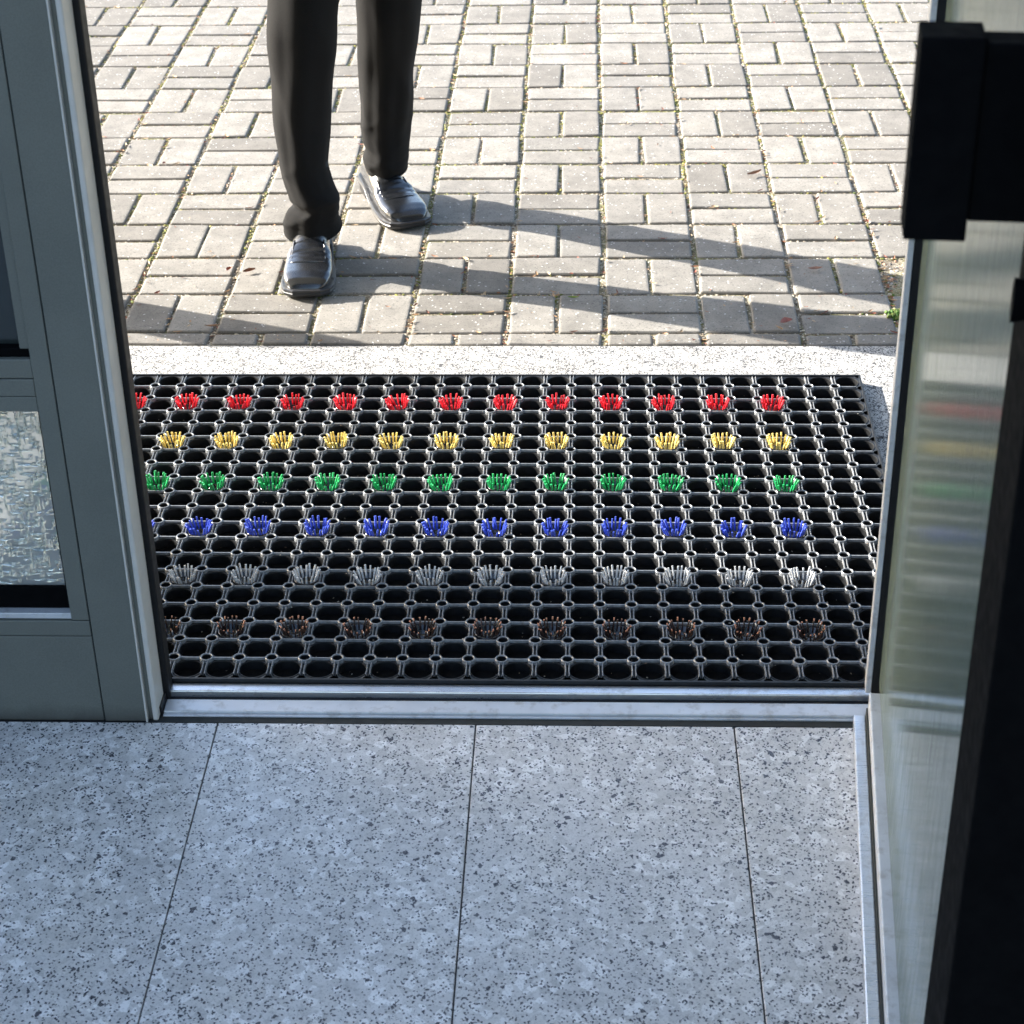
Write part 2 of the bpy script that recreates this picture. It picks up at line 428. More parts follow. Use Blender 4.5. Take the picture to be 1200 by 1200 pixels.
for i in range(130):
    x = rnd.uniform(-1.5, .1); y = 1.18+rnd.random()**2*1.6
    leaf_geo(x, y, .002, rnd.uniform(.004, .012), rnd.uniform(.0015, .004), rnd.uniform(0, 6.28), rnd.choice(LC), V, F, K)
tag(pyd('leaf_litter', V, F, M_litter, cols=K), kind='stuff')
for (x, y, L, W, a, col, lab) in [
        (-.285+.17, 1.262, .026, .018, .5, (.50, .20, .16), 'curled reddish dry leaf lying on the shaded paver near the right end'),
        (-.13, 1.236, .020, .010, 2.2, (.55, .38, .24), 'tan dry leaf beside the curled reddish leaf'),
        (-1.29, 1.245, .03, .010, .1, (.42, .25, .15), 'long brown leaf in the shadow at the left below the shoe'),
        (-1.255, 1.52, .026, .012, .5, (.28, .13, .07), 'small dark brown leaf left of the front shoe'),
        (-1.30, 1.53, .02, .012, 1.2, (.3, .10, .05), 'dark red leaf farthest left of the front shoe'),
        (-.935, 1.83, .028, .010, .3, (.33, .18, .10), 'thin brown leaf just right of the rear shoe'),
        (-.55, 1.385, .022, .007, -.1, (.24, .34, .06), 'narrow green leaf on the middle paver'),
        (-.03, 1.53, .03, .010, .1, (.50, .28, .2), 'pink brown leaf stem side by the second column of pavers'),
        (-.12, 2.09, .04, .010, .6, (.34, .16, .08), 'dark brown leaf high up on the sunny pavers')]:
    V, F, K = [], [], []
    leaf_geo(0, 0, 0, L, W, 0, col, V, F, K, .4)
    o = pyd('fallen_leaf', V, F, M_litter, cols=K); o.location = (x, y, .003); o.rotation_euler = (0, 0, a)
    tag(o, lab, 'leaf', 'fallen leaves on the pavers')

# ------------------------------------------------------------------ granite doorstep
step = empty('doorstep', (0, .6, 0)); tag(step, 'pale speckled granite doorstep slabs under the rubber mat', 'doorstep')
for (x0, x1) in ((-3.2, -1.60), (-1.597, .52), (.523, 2.2)):
    for (y0, y1) in ((.014, .40), (.403, .784), (.787, 1.166)):
        o = box('granite_slab', M_step, step, x0, x1, y0-.6, y1-.6, -.05, 0, .0015)

# ------------------------------------------------------------------ the rubber ring mat
mat = empty('doormat', (-.75, .5, 0)); tag(mat, 'black rubber ring doormat with rows of coloured brush inserts', 'doormat')
NXC, NYC, S = 30, 20, .05
def P(x, y): return (x+.75, y-.5)
V, F = [], []; WEB = [[], []]; RIM = [[], []]
n = 32; rh = .0213; zp = .0172
cell_v, cell_f = [], []
ang = [2*math.pi*i/n for i in range(n)]
def outer(a):
    c, s = math.cos(a), math.sin(a); m = max(abs(c), abs(s)); d = .025/m
    x, y = d*c, d*s
    q = math.hypot(abs(x)-.025, abs(y)-.025)
    if q < .0080:                     # keep clear of the node hole
        # intersect ray with circle round the corner
        cx, cy = math.copysign(.025, c), math.copysign(.025, s); b_ = c*cx+s*cy
        dd = b_*b_-(cx*cx+cy*cy-.0080**2)
        if dd > 0: d = b_-math.sqrt(dd); x, y = d*c, d*s
    return x, y
prof = [(None, zp), (rh+.0022, zp-.0012), (rh+.0016, zp-.0002), (rh+.0004, zp-.0002), (rh, zp-.0016), (rh-.0006, .002)]
for j, (r, z) in enumerate(prof):
    for a in ang:
        if r is None: x, y = outer(a)
        else:
            x, y = r*math.cos(a), r*math.sin(a)
        if r is not None and r > rh+.001:
            m = max(abs(x), abs(y))
        cell_v.append((x, y, z))
for j in range(len(prof)-1):
    for i in range(n):
        cell_f.append((j*n+i, j*n+(i+1) % n, (j+1)*n+(i+1) % n, (j+1)*n+i)[::-1])
nodep = [(.0112, zp-.001), (.0104, .0195), (.0101, .0212), (.0094, .0220), (.0082, .0220), (.0076, .0212), (.0074, .0200)]
node_v, node_f = lathe(nodep, 20); nin_v, nin_f = lathe([(.0074, .0200), (.0071, .002)], 20); node_f = [f for f in node_f]
def rib(p, q, w, z0, z1, wt):
    # trapezoid bar from p to q
    d = Vector((q[0]-p[0], q[1]-p[1])).normalized(); nn = Vector((-d.y, d.x)); v = []
    for e in (p, q):
        for s, zz, ww in ((-1, z0, w), (-1, z1, wt), (1, z1, wt), (1, z0, w)):
            v.append((e[0]+nn.x*s*ww/2, e[1]+nn.y*s*ww/2, zz))
    return v, [(0, 1, 5, 4), (1, 2, 6, 5), (2, 3, 7, 6)]
xr = rib((.0098, 0), (.0402, 0), .0034, zp-.0005, .0206, .0021)
yr = []
for sx in (-.0031, .0031):
    yr.append(rib((sx, .0078), (sx*.75, .025), .0030, zp-.0005, .0208, .0009)); yr.append(rib((sx*.75, .025), (sx, .0422), .0030, zp-.0005, .0208, .0009))
def addg(g, dx, dy, T=None):
    V, F = T or RIM
    b = len(V)
    V.extend([(x+dx, y+dy, z) for x, y, z in g[0]]); F.extend([tuple(i+b for i in f) for f in g[1]])
for i in range(NXC):
    for j in range(NYC):
        cx, cy = P(-S*(i+.5), 1-S*(j+.5)); addg((cell_v, cell_f), cx, cy, WEB)
for i in range(0, NXC+1):
    for j in range(0, NYC+1):
        cx, cy = P(-S*i, 1-S*j)
        inner = 0 < i < NXC and 0 < j < NYC
        if inner: addg((node_v, node_f), cx, cy); addg((nin_v, nin_f), cx, cy, WEB)
        if i > 0 and 0 < j < NYC: addg(xr, cx, cy)
        if j > 0 and 0 < i < NXC:
            for g in yr: addg(g, cx, cy)
V, F = WEB
# half nodes and a solid border strip
def strip(x0, x1, y0, y1, z0, z1):
    b = len(V); a = P(x0, y0); c = P(x1, y1)
    V.extend([(a[0], a[1], z0), (c[0], a[1], z0), (c[0], c[1], z0), (a[0], c[1], z0), (a[0], a[1], z1), (c[0], a[1], z1), (c[0], c[1], z1), (a[0], c[1], z1)])
    F.extend([tuple(k_+b for k_ in f) for f in ((4, 5, 6, 7), (0, 1, 5, 4), (1, 2, 6, 5), (2, 3, 7, 6), (3, 0, 4, 7))])
strip(-1.5, .0035, 1.0, 1.0035, .0005, .0188); strip(-1.5, .0035, -.0035, .0, .0005, .0188)
strip(.0, .0035, .0, 1.0, .0005, .0188); strip(-1.5035, -1.5, -.0035, 1.0035, .0005, .0188)
def rubber_part(name, T, m):
    Va = np.array(T[0])
    # the rubber sheet is not dead flat
    wob = np.array([noise.noise(Vector((x*2.2, y*2.2, 0)))*.0012+noise.noise(Vector((x*14, y*14, 3)))*.0004 for x, y in Va[:, :2]])
    Va[:, 2] += np.where(Va[:, 2] > .01, wob, 0)
    Va[:, 0] += np.array([noise.noise(Vector((x*9, y*9, 7)))*.0008 for x, y in Va[:, :2]])
    pyd(name, Va, T[1], m, mat)
rubber_part('rubber_web', WEB, M_rub); rubber_part('raised_rings', RIM, M_rim)
pyd('base_sheet', [(-.752, -.502, .0021), (.752, -.502, .0021), (.752, .502, .0021), (-.752, .502, .0021)], [(0, 1, 2, 3)], M_rubbase, mat)

def on_mat():
    x, y = rnd.uniform(-.74, .74), rnd.uniform(-.49, .49)
    fx, fy = ((x+.75)/S) % 1-.5, ((y+.5)/S) % 1-.5
    return x, y, .0025 if math.hypot(fx, fy)*S < rh else .0172
scatter_blob(1300, on_mat, (.0006, .0018), [(.35, .28, .2), (.5, .45, .38), (.2, .14, .1)], 'trodden_grit', M_gravel, parent=mat)
# brush inserts: a black cup with a crown of stiff bristles
cupV, cupF = lathe([(.0208, .0100), (.0208, .0176), (.0200, .0184), (.0186, .0178), (.0165, .0105), (.0140, .0100), (.0105, .0105), (.0092, .0150), (.0080, .0152), (.0074, .0100), (.0001, .0095)], 24)
cup_me = bpy.data.meshes.new('brush_cup'); cup_me.from_pydata(cupV, [], cupF); cup_me.materials.append(M_cup)
for p_ in cup_me.polygons: p_.use_smooth = True
def bristle_mesh(colour, seed):
    r = random.Random(seed); V, F = [], []; nb = 16
    rad = {'copper': .0012, 'grey': .0015}.get(colour, .00185)
    for i in range(nb):
        a = 2*math.pi*(i+r.uniform(-.16, .16))/nb
        top = r.uniform(.0200, .0230); h = r.uniform(.0290, .0340); b0 = .0150
        tw = r.gauss(0, .07); rr = rad*r.uniform(.85, 1.15)
        pts = []
        for t in (0, .5, 1):
            rd = b0 + (top-b0)*t**1.5; an = a + tw*t
            pts.append(Vector((rd*math.cos(an), rd*math.sin(an), .0105 + (h-.0105)*t)))
        b = len(V); ax = (pts[2]-pts[0]).normalized(); u = ax.orthogonal().normalized(); v = ax.cross(u)
        for t, p in enumerate(pts):
            q = rr*(1, 1.02, .98)[t]
            for k_ in range(6):
                w_ = k_*math.pi/3; V.append(p+u*math.cos(w_)*q+v*math.sin(w_)*q)
        for t in range(2):
            for k_ in range(6):
                F.append((b+t*6+k_, b+t*6+(k_+1) % 6, b+t*6+6+(k_+1) % 6, b+t*6+6+k_))
        F.append(tuple(b+12+k_ for k_ in range(6)))
    me = bpy.data.meshes.new('bristles'); me.from_pydata([tuple(v) for v in V], [], F); me.materials.append(M_br[colour])
    return me
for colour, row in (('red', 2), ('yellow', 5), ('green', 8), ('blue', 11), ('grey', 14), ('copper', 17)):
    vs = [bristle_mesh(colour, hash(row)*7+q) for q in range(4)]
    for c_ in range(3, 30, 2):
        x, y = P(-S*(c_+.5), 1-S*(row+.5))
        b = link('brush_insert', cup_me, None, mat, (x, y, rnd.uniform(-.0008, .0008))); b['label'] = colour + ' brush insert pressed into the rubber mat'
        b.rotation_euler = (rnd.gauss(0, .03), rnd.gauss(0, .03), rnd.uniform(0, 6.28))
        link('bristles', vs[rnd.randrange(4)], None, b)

# ------------------------------------------------------------------ threshold
th = empty('door_threshold', (-.6, -.035, 0)); tag(th, 'silver aluminium door threshold strip between mat and indoor floor', 'threshold')
TX0, TX1 = -1.1465+.6, -.082+.6
box('raised_rail', M_alu, th, TX0, TX1, .010, .030, 0, .012, .0015, 2)
box('groove', M_gasket, th, TX0, TX1, -.001, .010, -.01, .0015, 0)
box('flat_rail', M_aluw, th, TX0, TX1, -.031, -.001, -.01, .005, .0015, 2)
box('lower_lip', M_aluw, th, TX0, TX1, -.037, -.031, -.01, .0015, .0008)
box('floor_joint', M_seam, th, TX0-.02, TX1, -.050, -.037, -.01, -.001, 0)
bk = box('end_block', M_gasket, th, -1.166+.6, -1.1475+.6, -.036, .010, 0, .016, .001)

# ------------------------------------------------------------------ indoor floor
fl = pyd('floor', [(-4, -6, -.004), (1.4, -6, -.004), (1.4, -.005, -.004), (-4, -.005, -.004)], [(0, 1, 2, 3)], M_grout); tag(fl, kind='structure')
xs = [-1.0625-.376*3, -1.0625-.376*2, -1.0625-.376, -1.0625, -.6830, -.3065, .0695, .4455, .8215, 1.1975]
for a, b_ in zip(xs[:-1], xs[1:]):
    y1 = -.0865
    for r in range(4):
        y0 = y1-.75
        o = box('tile', M_tile, fl, a+.0011, b_-.0011, y0+.0011, y1-.0011, -.02, rnd.uniform(-.0002, .0002), .0008)
        y1 = y0
bgf = box('floor_beyond', M_tile, fl, -4, xs[0]-.003, -6, -.0865, -.02, 0, 0); bgf['kind'] = 'stuff'

# ------------------------------------------------------------------ left side panel with relief glass
YF = -.085
lp = empty('glazed_side_panel', (-1.4, YF, 0)); tag(lp, 'grey green metal framed side panel with textured glass pane left of the doorway', 'side panel')
def L(name, m, x0, x1, y0, y1, z0, z1, bev=.0012, seg=2): return box(name, m, lp, x0+1.4, x1+1.4, y0-YF, y1-YF, z0, z1, bev, seg)
XL = -2.3; HT = 2.30
L('stile', M_paint, -1.2292, -1.1685, YF, -.02, 0, HT)
L('seam', M_seam, -1.2312, -1.2292, YF+.003, -.03, 0, HT, 0)
L('glazing_stile', M_paint, -1.2565, -1.2312, YF+.0006, -.03, .1785, HT)
L('bottom_panel', M_paint, XL, -1.2312, YF+.001, -.03, 0, .1500)
L('seam', M_seam, XL, -1.2312, YF+.004, -.03, .1500, .1515, 0)
L('bottom_rail', M_paint, XL, -1.2312, YF+.0004, -.03, .1515, .1770)
L('glazing_ledge', M_aluw, XL, -1.2565, YF+.004, -.03, .1785, .1880, .001)
L('glazing_gasket', M_black, XL, -1.2565, YF+.016, -.03, .1880, .2240, .003)
L('glazing_gasket', M_black, -1.2600, -1.2565, YF+.008, -.03, .2240, .5150, .001)
L('middle_rail', M_paint, XL, -1.2565, YF+.0008, -.03, .5150, .5375)
L('seam', M_seam, XL, -1.2312, YF+.004, -.03, .5375, .5388, 0)
L('middle_rail', M_paint, XL, -1.2565, YF-.0004, -.03, .5388, .5640)
L('seam', M_seam, XL, -1.2565, YF+.004, -.03, .5640, .5652, 0)
L('middle_rail', M_paint, XL, -1.2565, YF+.0006, -.03, .5652, .5930)
L('glazing_gasket', M_black, XL, -1.2565, YF+.008, -.03, .5930, .6060, .001)
L('inner_bead', M_paint, -1.2700, -1.2565, YF+.006, -.03, .6060, HT)
L('dark_pane', M_dglass, XL, -1.2700, YF+.022, -.045, .6060, HT, 0)
L('top_rail', M_paint, XL, -1.1685, YF-.001, -.02, HT, HT+.08)
# jamb profile: bead, groove, strip with skylight painted in, black seal
L('jamb_bead', M_strip, -1.1685, -1.1655, YF-.003, -.03, 0, HT, .001)
L('jamb_groove', M_paint, -1.1655, -1.1590, YF+.006, -.02, 0, HT, .0005)
L('jamb_strip', M_strip, -1.1590, -1.1505, YF+.001, -.035, 0, HT, .003, 3)
L('door_seal', M_gasket, -1.1590, -1.1425, -.0345, -.0045, .0, HT, .003)
# relief glass pane: a slab with cast wedges and bars on its face
pane = L('glass_pane', M_frost, XL, -1.2600, -.062, -.056, .2240, .5150, 0)
V, F = [], []; rr = random.Random(5)
def wedge(x, z, lx, lz, h, skew):
    b = len(V); y = -.0622
    pk = rr.uniform(.2, .8)
    V.extend([(x, y, z), (x+lx, y, z), (x+lx, y, z+lz), (x, y, z+lz), (x+lx*pk, y-h, z+lz*(.5+skew)), (x+lx*(1-pk)*.8, y-h*.8, z+lz*(.5-skew))])
    F.extend([(0+b, 1+b, 4+b), (1+b, 2+b, 4+b), (2+b, 3+b, 5+b), (3+b, 0+b, 5+b), (0+b, 4+b, 5+b), (2+b, 5+b, 4+b)])
for _ in range(2700):
    hz = rr.random() < .5
    a_, b__ = rr.uniform(.008, .026), rr.uniform(.0022, .0042)
    lx, lz = (a_, b__) if hz else (b__, a_)
    if rr.random() < .25: lx, lz = rr.uniform(.005, .009), rr.uniform(.005, .009)
    x = rr.uniform(-1.70, -1.262-lx); z = rr.uniform(.226, .513-lz)
    wedge(x+1.4, z, lx, lz, rr.uniform(.0022, .0055), rr.uniform(-.3, .3))
V = [(x, y-YF, z) for x, y, z in V]
o = pyd('cast_relief', V, F, M_relief, pane); o['kind'] = 'stuff'

# ------------------------------------------------------------------ right: door frame post and open glass door
post = empty('door_post', (-.086, .012, 0)); tag(post, 'slim silver door post at the right end of the threshold', 'door post')
box('silver_face', M_aluw, post, -.0055, .0045, -.022, .018, 0, HT, .001)
box('rubber_seal', M_gasket, post, .0047, .022, -.010, .016, 0, HT, .002)
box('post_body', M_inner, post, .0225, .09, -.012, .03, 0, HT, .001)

A = R(5.2)
dr = empty('open_glass_door', (-.094, -.012, 0), -A); tag(dr, 'open glass door seen edge on with black stile and handle at the right', 'door')
# local frame: -Y runs along the leaf toward the viewer, -X is the face seen
GE = .925
def D(name, m, x0, x1, s0, s1, z0, z1, bev=.001, seg=1): return box(name, m, dr, x0, x1, -s1, -s0, z0, z1, bev, seg)
D('glass_pane', M_dg, .001, .007, .035, GE, .055, HT-.1, 0)
D('hinge_seal', M_gasket, -.0085, .010, .018, .034, .030, HT, .001)
D('hinge_stile', M_aluw, -.0170, -.0087, .008, .034, .030, HT, .001)
D('bottom_rail', M_aluw, -.014, .022, .066, GE, .010, .055, .002, 2)
D('rail_seam', M_seam, -.0165, -.0142, .070, GE, .004, .030, 0)
D('rail_ledge', M_alu, -.034, -.0167, .074, GE, .003, .020, .002, 2)
D('top_rail', M_black, -.012, .03, .035, GE, HT-.1, HT, .002)
D('lock_bead', M_bead, -.002, .020, GE+.0005, GE+.016, .012, HT, .002)
D('lock_stile', M_black, -.006, .115, GE+.0165, 1.07, .012, HT, .003, 2)
D('handle_bar', M_black, -.104, -.058, .97, 1.01, 1.155, 1.31, .0015, 2)
bm = bmesh.new()
bm_box(bm, -.020, .12, -1.0705, -1.078, 1.193, 1.325, .0015, 2)
bm_box(bm, -.0575, -.009, -1.005, -.975, 1.1695, 1.305, .0015, 2)
finish('lock_case', bm, M_black, dr)
bm = bmesh.new(); bmesh.ops.create_cone(bm, cap_ends=True, segments=20, radius1=.010, radius2=.008, depth=.03, matrix=Matrix.Translation((-.008, -1.00, 1.105)) @ Matrix.Rotation(R(90), 4, 'Y') @ Matrix.Diagonal((1.9, .7, .6, 1)))
finish('thumb_turn', bm, M_black, dr)

# ------------------------------------------------------------------ building shell and added shade roof
b = empty('entrance_building', (0, 0, 0)); tag(b, 'pale building front with an added shade roof over the doorway', 'building')
box('front_wall', M_white, b, -9, XL, -.12, .0, 0, 3.0, 0)
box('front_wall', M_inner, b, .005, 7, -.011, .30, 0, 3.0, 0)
box('lintel', M_white, b, XL+.001, .004, -.12, .0, HT+.085, 2.999, 0)
box('ceiling', M_room, b, -4, 1.4, -.3, -.121, 2.6, 2.7, 0)  # only a strip; roof behind left open so sky light brightens the floor
box('side_wall', M_inner, b, 1.4, 1.5, -6, -.0115, 0, 2.7, 0)
box('side_wall', M_room, b, -4.1, -4, -6, -.121, 0, 2.7, 0)
# unseen roof, added and skewed so its shade crosses the near mat
V = [(-10, .002, 2.46), (4.5, .002, 2.46), (4.5, 1.30, 2.46), (-10, 2.75, 2.46)]
V += [(x, y, z+.14) for x, y, z in V]
pyd('shade_roof', V, [(3, 2, 1, 0), (4, 5, 6, 7), (0, 1, 5, 4), (1, 2, 6, 5), (2, 3, 7, 6), (3, 0, 4, 7)], M_white, b)

sg = empty('shadow_board', (-2.11, 1.545, 0)); tag(sg, 'unseen low board added to cast a shadow left of the doorway', 'shadow board')
box('board', M_black, sg, -.155, .155, -.012, .012, .0, .45, .003)  # unseen board, added only for the shadow it throws on the pavers
box('foot', M_black, sg, -.15, -.12, -.08, .08, 0, .02, .002); box('foot', M_black, sg, .12, .15, -.08, .08, 0, .02, .002)

# ------------------------------------------------------------------ the person walking up
per = empty('person', (-1.03, 1.75, 0)); tag(per, 'person in charcoal trousers and polished black slip on shoes stepping toward the mat', 'person')
PO = Vector((1.03, -1.75, 0))
def loft(rings, V=None, F=None, cap=True):
    V = [] if V is None else V; F = [] if F is None else F
    b0 = len(V); n_ = len(rings[0])
    for r in rings: V.extend([tuple(Vector(p)+PO) for p in r])
    for j in range(len(rings)-1):
        for i in range(n_):
            F.append((b0+j*n_+i, b0+j*n_+(i+1) % n_, b0+(j+1)*n_+(i+1) % n_, b0+(j+1)*n_+i))
    if cap:
        F.append(tuple(b0+i for i in range(n_))[::-1]); F.append(tuple(b0+(len(rings)-1)*n_+i for i in range(n_)))
    return V, F
def lerp_tab(tab, t):
    for (t0, v0), (t1, v1) in zip(tab, tab[1:]):
        if t <= t1:
            f = (t-t0)/(t1-t0); f = f*f*(3-2*f)*.5+f*.5; return v0+(v1-v0)*f
    return tab[-1][1]
def shoe(heel, toe, lean=0):
    hx, hy = heel; ax = Vector((toe[0]-hx, toe[1]-hy, 0)); Ln = ax.length; ax.normalize(); sd = Vector((-ax.y, ax.x, 0))
    half = [(0, .024), (.06, .033), (.25, .038), (.42, .042), (.62, .050), (.78, .053), (.88, .0505), (.94, .045), (.98, .036), (1., .024)]
    top = [(0, .066), (.06, .088), (.20, .096), (.32, .094), (.42, .086), (.52, .072), (.64, .056), (.76, .050), (.86, .048), (.93, .042), (.98, .032), (1., .022)]
    # upper
    rings = []; NT_ = 48
    for i in range(NT_+1):
        t = i/NT_; t = 1-(1-t)**1.25 if t > .5 else t*(1-(.5)**1.25)/.5
        wv = lerp_tab(half, t); hv = lerp_tab(top, t); zb = .016 + (.010*max(0, 1-t/.3) if t < .3 else 0)
        ring = []
        for k_ in range(28):
            a = 2*math.pi*k_/28; c, s = math.cos(a), math.sin(a)
            e = 1. if s > 0 else .35
            if t > .55 and s > 0: e = .68
            px = math.copysign(abs(c)**(.72 if t > .55 else .85), c)*wv; pz = math.copysign(abs(s)**e, s)
            z = zb + (pz*.5+.5)*(hv-zb)
            if s > 0 and t < .5: px *= 1-.22*pz
            z += (.0020*math.sin(t*120+px*18) if .48 < t < .68 and s > 0 else 0)
            q = Vector((hx, hy, 0)) + ax*(t*Ln*.975+.004) + sd*px; ring.append((q.x, q.y, z))
        rings.append(ring)
    V, F = loft(rings)
    up_ = pyd('shoe', V, F, M_leather, per, smooth=True)
    sub = up_.modifiers.new('s', 'SUBSURF'); sub.levels = 1; sub.render_levels = 1
    # sole and heel
    def outline(t0, t1, grow, N=20):
        pts = []
        for i in range(N+1):
            t = t0+(t1-t0)*i/N; pts.append((t, lerp_tab(half, t)+grow))
        L_ = [Vector((hx, hy, 0))+ax*((p[0]-.5)*(Ln+2*grow)+.5*Ln)+sd*p[1] for p in pts]
        R_ = [Vector((hx, hy, 0))+ax*((p[0]-.5)*(Ln+2*grow)+.5*Ln)-sd*p[1] for p in pts]
        return L_+R_[::-1]
    o1 = outline(0, 1, .0055); zf = lambda p, zt, zl: zt
    rings = []
    for z, g in ((.004, .003), (.007, .0055), (.0115, .0062), (.013, .0052), (.0150, .0060), (.0185, .0056), (.0200, .003)):
        oo = outline(0, 1, g)
        rr_ = []
        for p in oo:
            t = (p-Vector((hx, hy, 0))).dot(ax)/Ln
            lift = .018*max(0, min(1, (.42-t)/.14)) if t < .42 else 0
            lift += .005*max(0, (t-.85)/.15)
            rr_.append((p.x, p.y, z+lift*(1 if z < .02 else 1)-.003))
        rings.append(rr_)
    V, F = loft(rings); so_ = pyd('sole', V, F, M_sole, up_, smooth=False)
    rings = []
    for z, g in ((.0005, .002), (.004, .0035), (.020, .003)):
        rings.append([(p.x, p.y, z) for p in outline(0, .27, g, 8)])
    V, F = loft(rings); pyd('heel', V, F, M_sole, up_)
    # apron seam: a raised ridge round the top of the toe, with stitched vamp line
    V, F = [], []
    path = []
    for i in range(41):
        q = i/40
        if q < .36: t, s = .50+(.73-.50)*q/.36, -1
        elif q > .64: t, s = .50+(.73-.50)*(1-q)/.36, 1
        else: t, s = .73+.010*math.sin((q-.36)/.28*math.pi), -1+2*(q-.36)/.28
        wv = lerp_tab(half, t)*.70*s; hv = lerp_tab(top, t)
        zz = hv - .0035*abs(s)**2 - (.000 if abs(s) < .95 else .002)
        p = Vector((hx, hy, 0))+ax*(t*Ln*.975+.004)+sd*wv; path.append(Vector((p.x, p.y, zz+.0004)))
    rings = []
    for i, p in enumerate(path):
        d = (path[min(i+1, 40)]-path[max(i-1, 0)]).normalized(); u = Vector((0, 0, 1)); s_ = d.cross(u).normalized()
        rings.append([p+s_*.0022*math.cos(a)+u*.0022*math.sin(a) for a in [k_*math.pi/3 for k_ in range(6)]])
    V, F = loft(rings); pyd('apron_seam', V, F, M_leather, up_, smooth=True)
    return up_
shoe((-1.130, 1.690), (-1.112, 1.388))
shoe((-1.035, 2.035), (-.918, 1.762))

def leg(tab, seed, top):
    """rings from cuff up; tab: (z, centre x, centre y, half width); folds deepen near the cuff"""
    rings = []; N = 130; NS = 64; cuffz = tab[0][0]
    g = lambda i, z: lerp_tab([(p[0], p[i]) for p in tab], z)
    for i in range(N+1):
        z = cuffz+(top-cuffz)*(i/N)**1.7
        x, y, r = g(1, z), g(2, z), g(3, z); amp = max(0, 1-(z-cuffz)/.22); ring = []
        for k_ in range(NS):
            a = 2*math.pi*k_/NS; c, s = math.cos(a), math.sin(a)
            d = z-cuffz
            ridge = lambda ph: (1-abs(math.sin(ph)))**2.2
            fold = amp*(.0085*ridge(d*23+.9*c+seed)*(.35+.65*max(0, .6*c-s)) + .0060*ridge(d*31-1.3*c+seed*2.1)*(.3+.7*max(0, -.8*c-.4*s)) - .004)
            if d < .030: fold *= .3+.7*d/.030
            fold += .005*noise.noise(Vector((c*1.6+seed, s*1.6, z*8))) + .0022*ridge(z*9+1.7*c+seed)
            if .034 < d < .037: fold -= .0012     # stitched hem
            cr = .007*max(0, (-s)-.90)/.10       # pressed crease down the front
            hem = .0015 if d < .004 else 0
            ring.append((x+c*(r+fold+hem), y+s*(r*1.16+fold+cr+hem), z+(.014*s*max(0, 1-d/.05) if d < .05 else 0)))
        rings.append(ring)
    return rings
rf = leg([(.068, -1.1225, 1.618, .0605), (.090, -1.1225, 1.612, .0585), (.104, -1.1205, 1.608, .0580), (.114, -1.1165, 1.607, .0570), (.129, -1.1070, 1.600, .0480), (.146, -1.1120, 1.600, .0550), (.175, -1.1240, 1.615, .0550), (.213, -1.1330, 1.622, .0545), (.30, -1.133, 1.64, .0590), (.50, -1.120, 1.655, .073), (.70, -1.10, 1.72, .088), (.92, -1.07, 1.80, .102)], .6, .92)
rb = leg([(.078, -.990, 1.960, .0500), (.105, -.990, 1.952, .058), (.13, -.984, 1.945, .054), (.16, -.985, 1.945, .057), (.30, -.975, 1.91, .061), (.50, -.955, 1.850, .073), (.70, -.93, 1.82, .088), (.92, -.90, 1.81, .102)], 2.3, .92)
V, F = loft(rf, cap=False); V, F = loft(rb, V, F, cap=False)
def ell(cx, cy, z, rx, ry, n_=36): return [(cx+rx*math.cos(2*math.pi*i/n_), cy+ry*math.sin(2*math.pi*i/n_), z) for i in range(n_)]
V, F = loft([ell(-.985, 1.805, .84, .12, .09), ell(-.985, 1.805, .87, .175, .115), ell(-.985, 1.805, .95, .175, .115), ell(-.985, 1.81, 1.04, .155, .105)], V, F)
tr = pyd('trousers', V, F, M_trous, per, smooth=True)
sol = tr.modifiers.new('t', 'SOLIDIFY'); sol.thickness = .002; sol.offset = -1
V, F = loft([ell(-1.125, 1.62, .06, .036, .045, 20), ell(-1.122, 1.625, .22, .042, .048, 20)]); pyd('sock', V, F, M_gasket, per, smooth=True)
V, F = loft([ell(-.995, 1.955, .06, .036, .045, 20), ell(-.988, 1.95, .22, .042, .048, 20)]); pyd('sock', V, F, M_gasket, per, smooth=True)
jr = [(.80, .185, .125), (.95, .180, .125), (1.08, .165, .115), (1.25, .190, .125), (1.38, .205, .125), (1.44, .175, .105), (1.48, .09, .07), (1.50, .06, .06)]
V, F = loft([ell(-.985, 1.81, z, a, b_) for z, a, b_ in jr])
for s in (-1, 1):
    arm = [(1.42, .185, 0, .062), (1.15, .235, .02, .052), (.98, .245, -.03*s, .046), (.84, .24, -.07*s, .040)]
    V, F = loft([ell(-.985+s*dx, 1.81+dy, z, r_, r_*1.1) for z, dx, dy, r_ in arm][::-1], V, F)
pyd('jacket', V, F, M_jack, per, smooth=True)
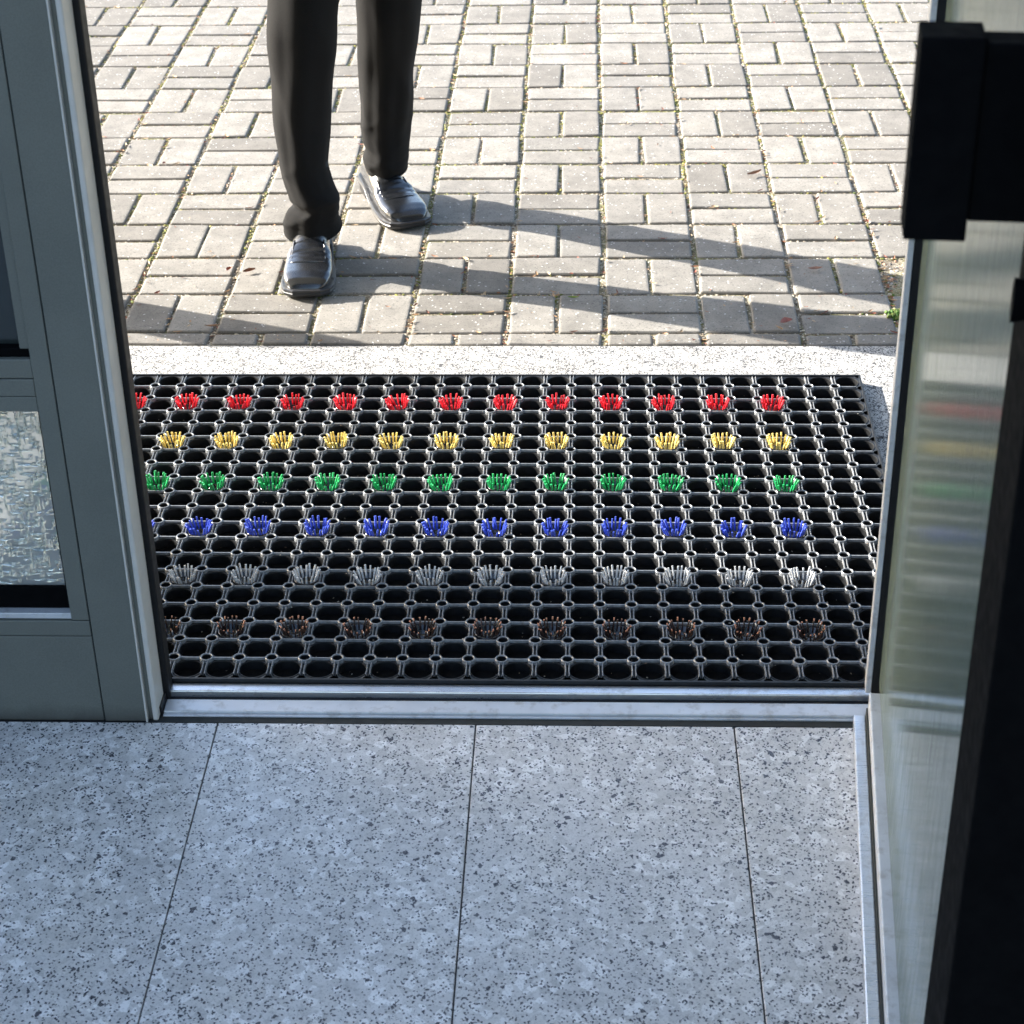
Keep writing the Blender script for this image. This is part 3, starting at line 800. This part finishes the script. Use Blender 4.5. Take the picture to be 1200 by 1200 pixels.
# body: head, neck and hands as one skinned figure inside the clothes
def body():
    pts = {'pelvis': (-.985, 1.81, .95, .11), 'chest': (-.985, 1.81, 1.32, .12), 'neck': (-.985, 1.815, 1.50, .052), 'jaw': (-.985, 1.80, 1.575, .066), 'head': (-.985, 1.81, 1.65, .082), 'crown': (-.985, 1.815, 1.715, .066)}
    E_ = [('pelvis', 'chest'), ('chest', 'neck'), ('neck', 'jaw'), ('jaw', 'head'), ('head', 'crown')]
    pts['nose'] = (-.985, 1.712, 1.622, .012); E_.append(('head', 'nose'))
    for s in (-1, 1):
        n_ = 'L' if s < 0 else 'R'
        pts['sh'+n_] = (-.985+s*.17, 1.81, 1.41, .05); pts['el'+n_] = (-.985+s*.235, 1.82, 1.15, .036); pts['wr'+n_] = (-.985+s*.24, 1.81-.07*s, .83, .022)
        pts['pm'+n_] = (-.985+s*.24, 1.79-.07*s, .765, .030)
        E_ += [('chest', 'sh'+n_), ('sh'+n_, 'el'+n_), ('el'+n_, 'wr'+n_), ('wr'+n_, 'pm'+n_)]
        for f_ in range(4):
            y0 = 1.79-.07*s+(f_-1.5)*.019; ln = (.060, .072, .076, .066)[f_]
            pts[f'a{f_}'+n_] = (-.985+s*.238, y0, .735, .0085); pts[f'b{f_}'+n_] = (-.985+s*.228, y0-.004, .735-ln*.5, .0078); pts[f'c{f_}'+n_] = (-.985+s*.210, y0-.004, .735-ln, .0065)
            E_ += [('pm'+n_, f'a{f_}'+n_), (f'a{f_}'+n_, f'b{f_}'+n_), (f'b{f_}'+n_, f'c{f_}'+n_)]
        pts['t0'+n_] = (-.985+s*.222, 1.755-.07*s, .775, .010); pts['t1'+n_] = (-.985+s*.212, 1.735-.07*s, .735, .008); E_ += [('pm'+n_, 't0'+n_), ('t0'+n_, 't1'+n_)]
        for seg_, (hx, kx, axx) in {'hip': ((-.07, 1.81, .88) if s < 0 else (.075, 1.81, .88), None, None)}.items(): pass
    legs = {'F': [(-1.06, 1.79, .90, .07), (-1.10, 1.655, .50, .048), (-1.122, 1.63, .11, .030)], 'B': [(-.91, 1.81, .90, .07), (-.955, 1.85, .50, .048), (-.992, 1.955, .11, .030)]}
    for k_, l_ in legs.items():
        prev = 'pelvis'
        for i, q in enumerate(l_): pts[k_+str(i)] = q; E_.append((prev, k_+str(i))); prev = k_+str(i)
    names = list(pts); me = bpy.data.meshes.new('body')
    me.from_pydata([tuple(Vector(pts[q][:3])+PO) for q in names], [(names.index(a), names.index(b_)) for a, b_ in E_], [])
    o = link('body', me, M_skin, per); o.modifiers.new('skin', 'SKIN')
    for i, q in enumerate(names): me.skin_vertices[0].data[i].radius = (pts[q][3],)*2; me.skin_vertices[0].data[i].use_root = (q == 'pelvis')
    o.modifiers.new('sub', 'SUBSURF').render_levels = 2
    return o
body()
V, F = loft([ell(-.985, 1.83, 1.62, .080, .085, 24), ell(-.985, 1.835, 1.68, .090, .097, 24), ell(-.985, 1.83, 1.735, .078, .085, 24), ell(-.985, 1.83, 1.775, .035, .04, 24)])
pyd('hair', V, F, M_hair, per, smooth=True)
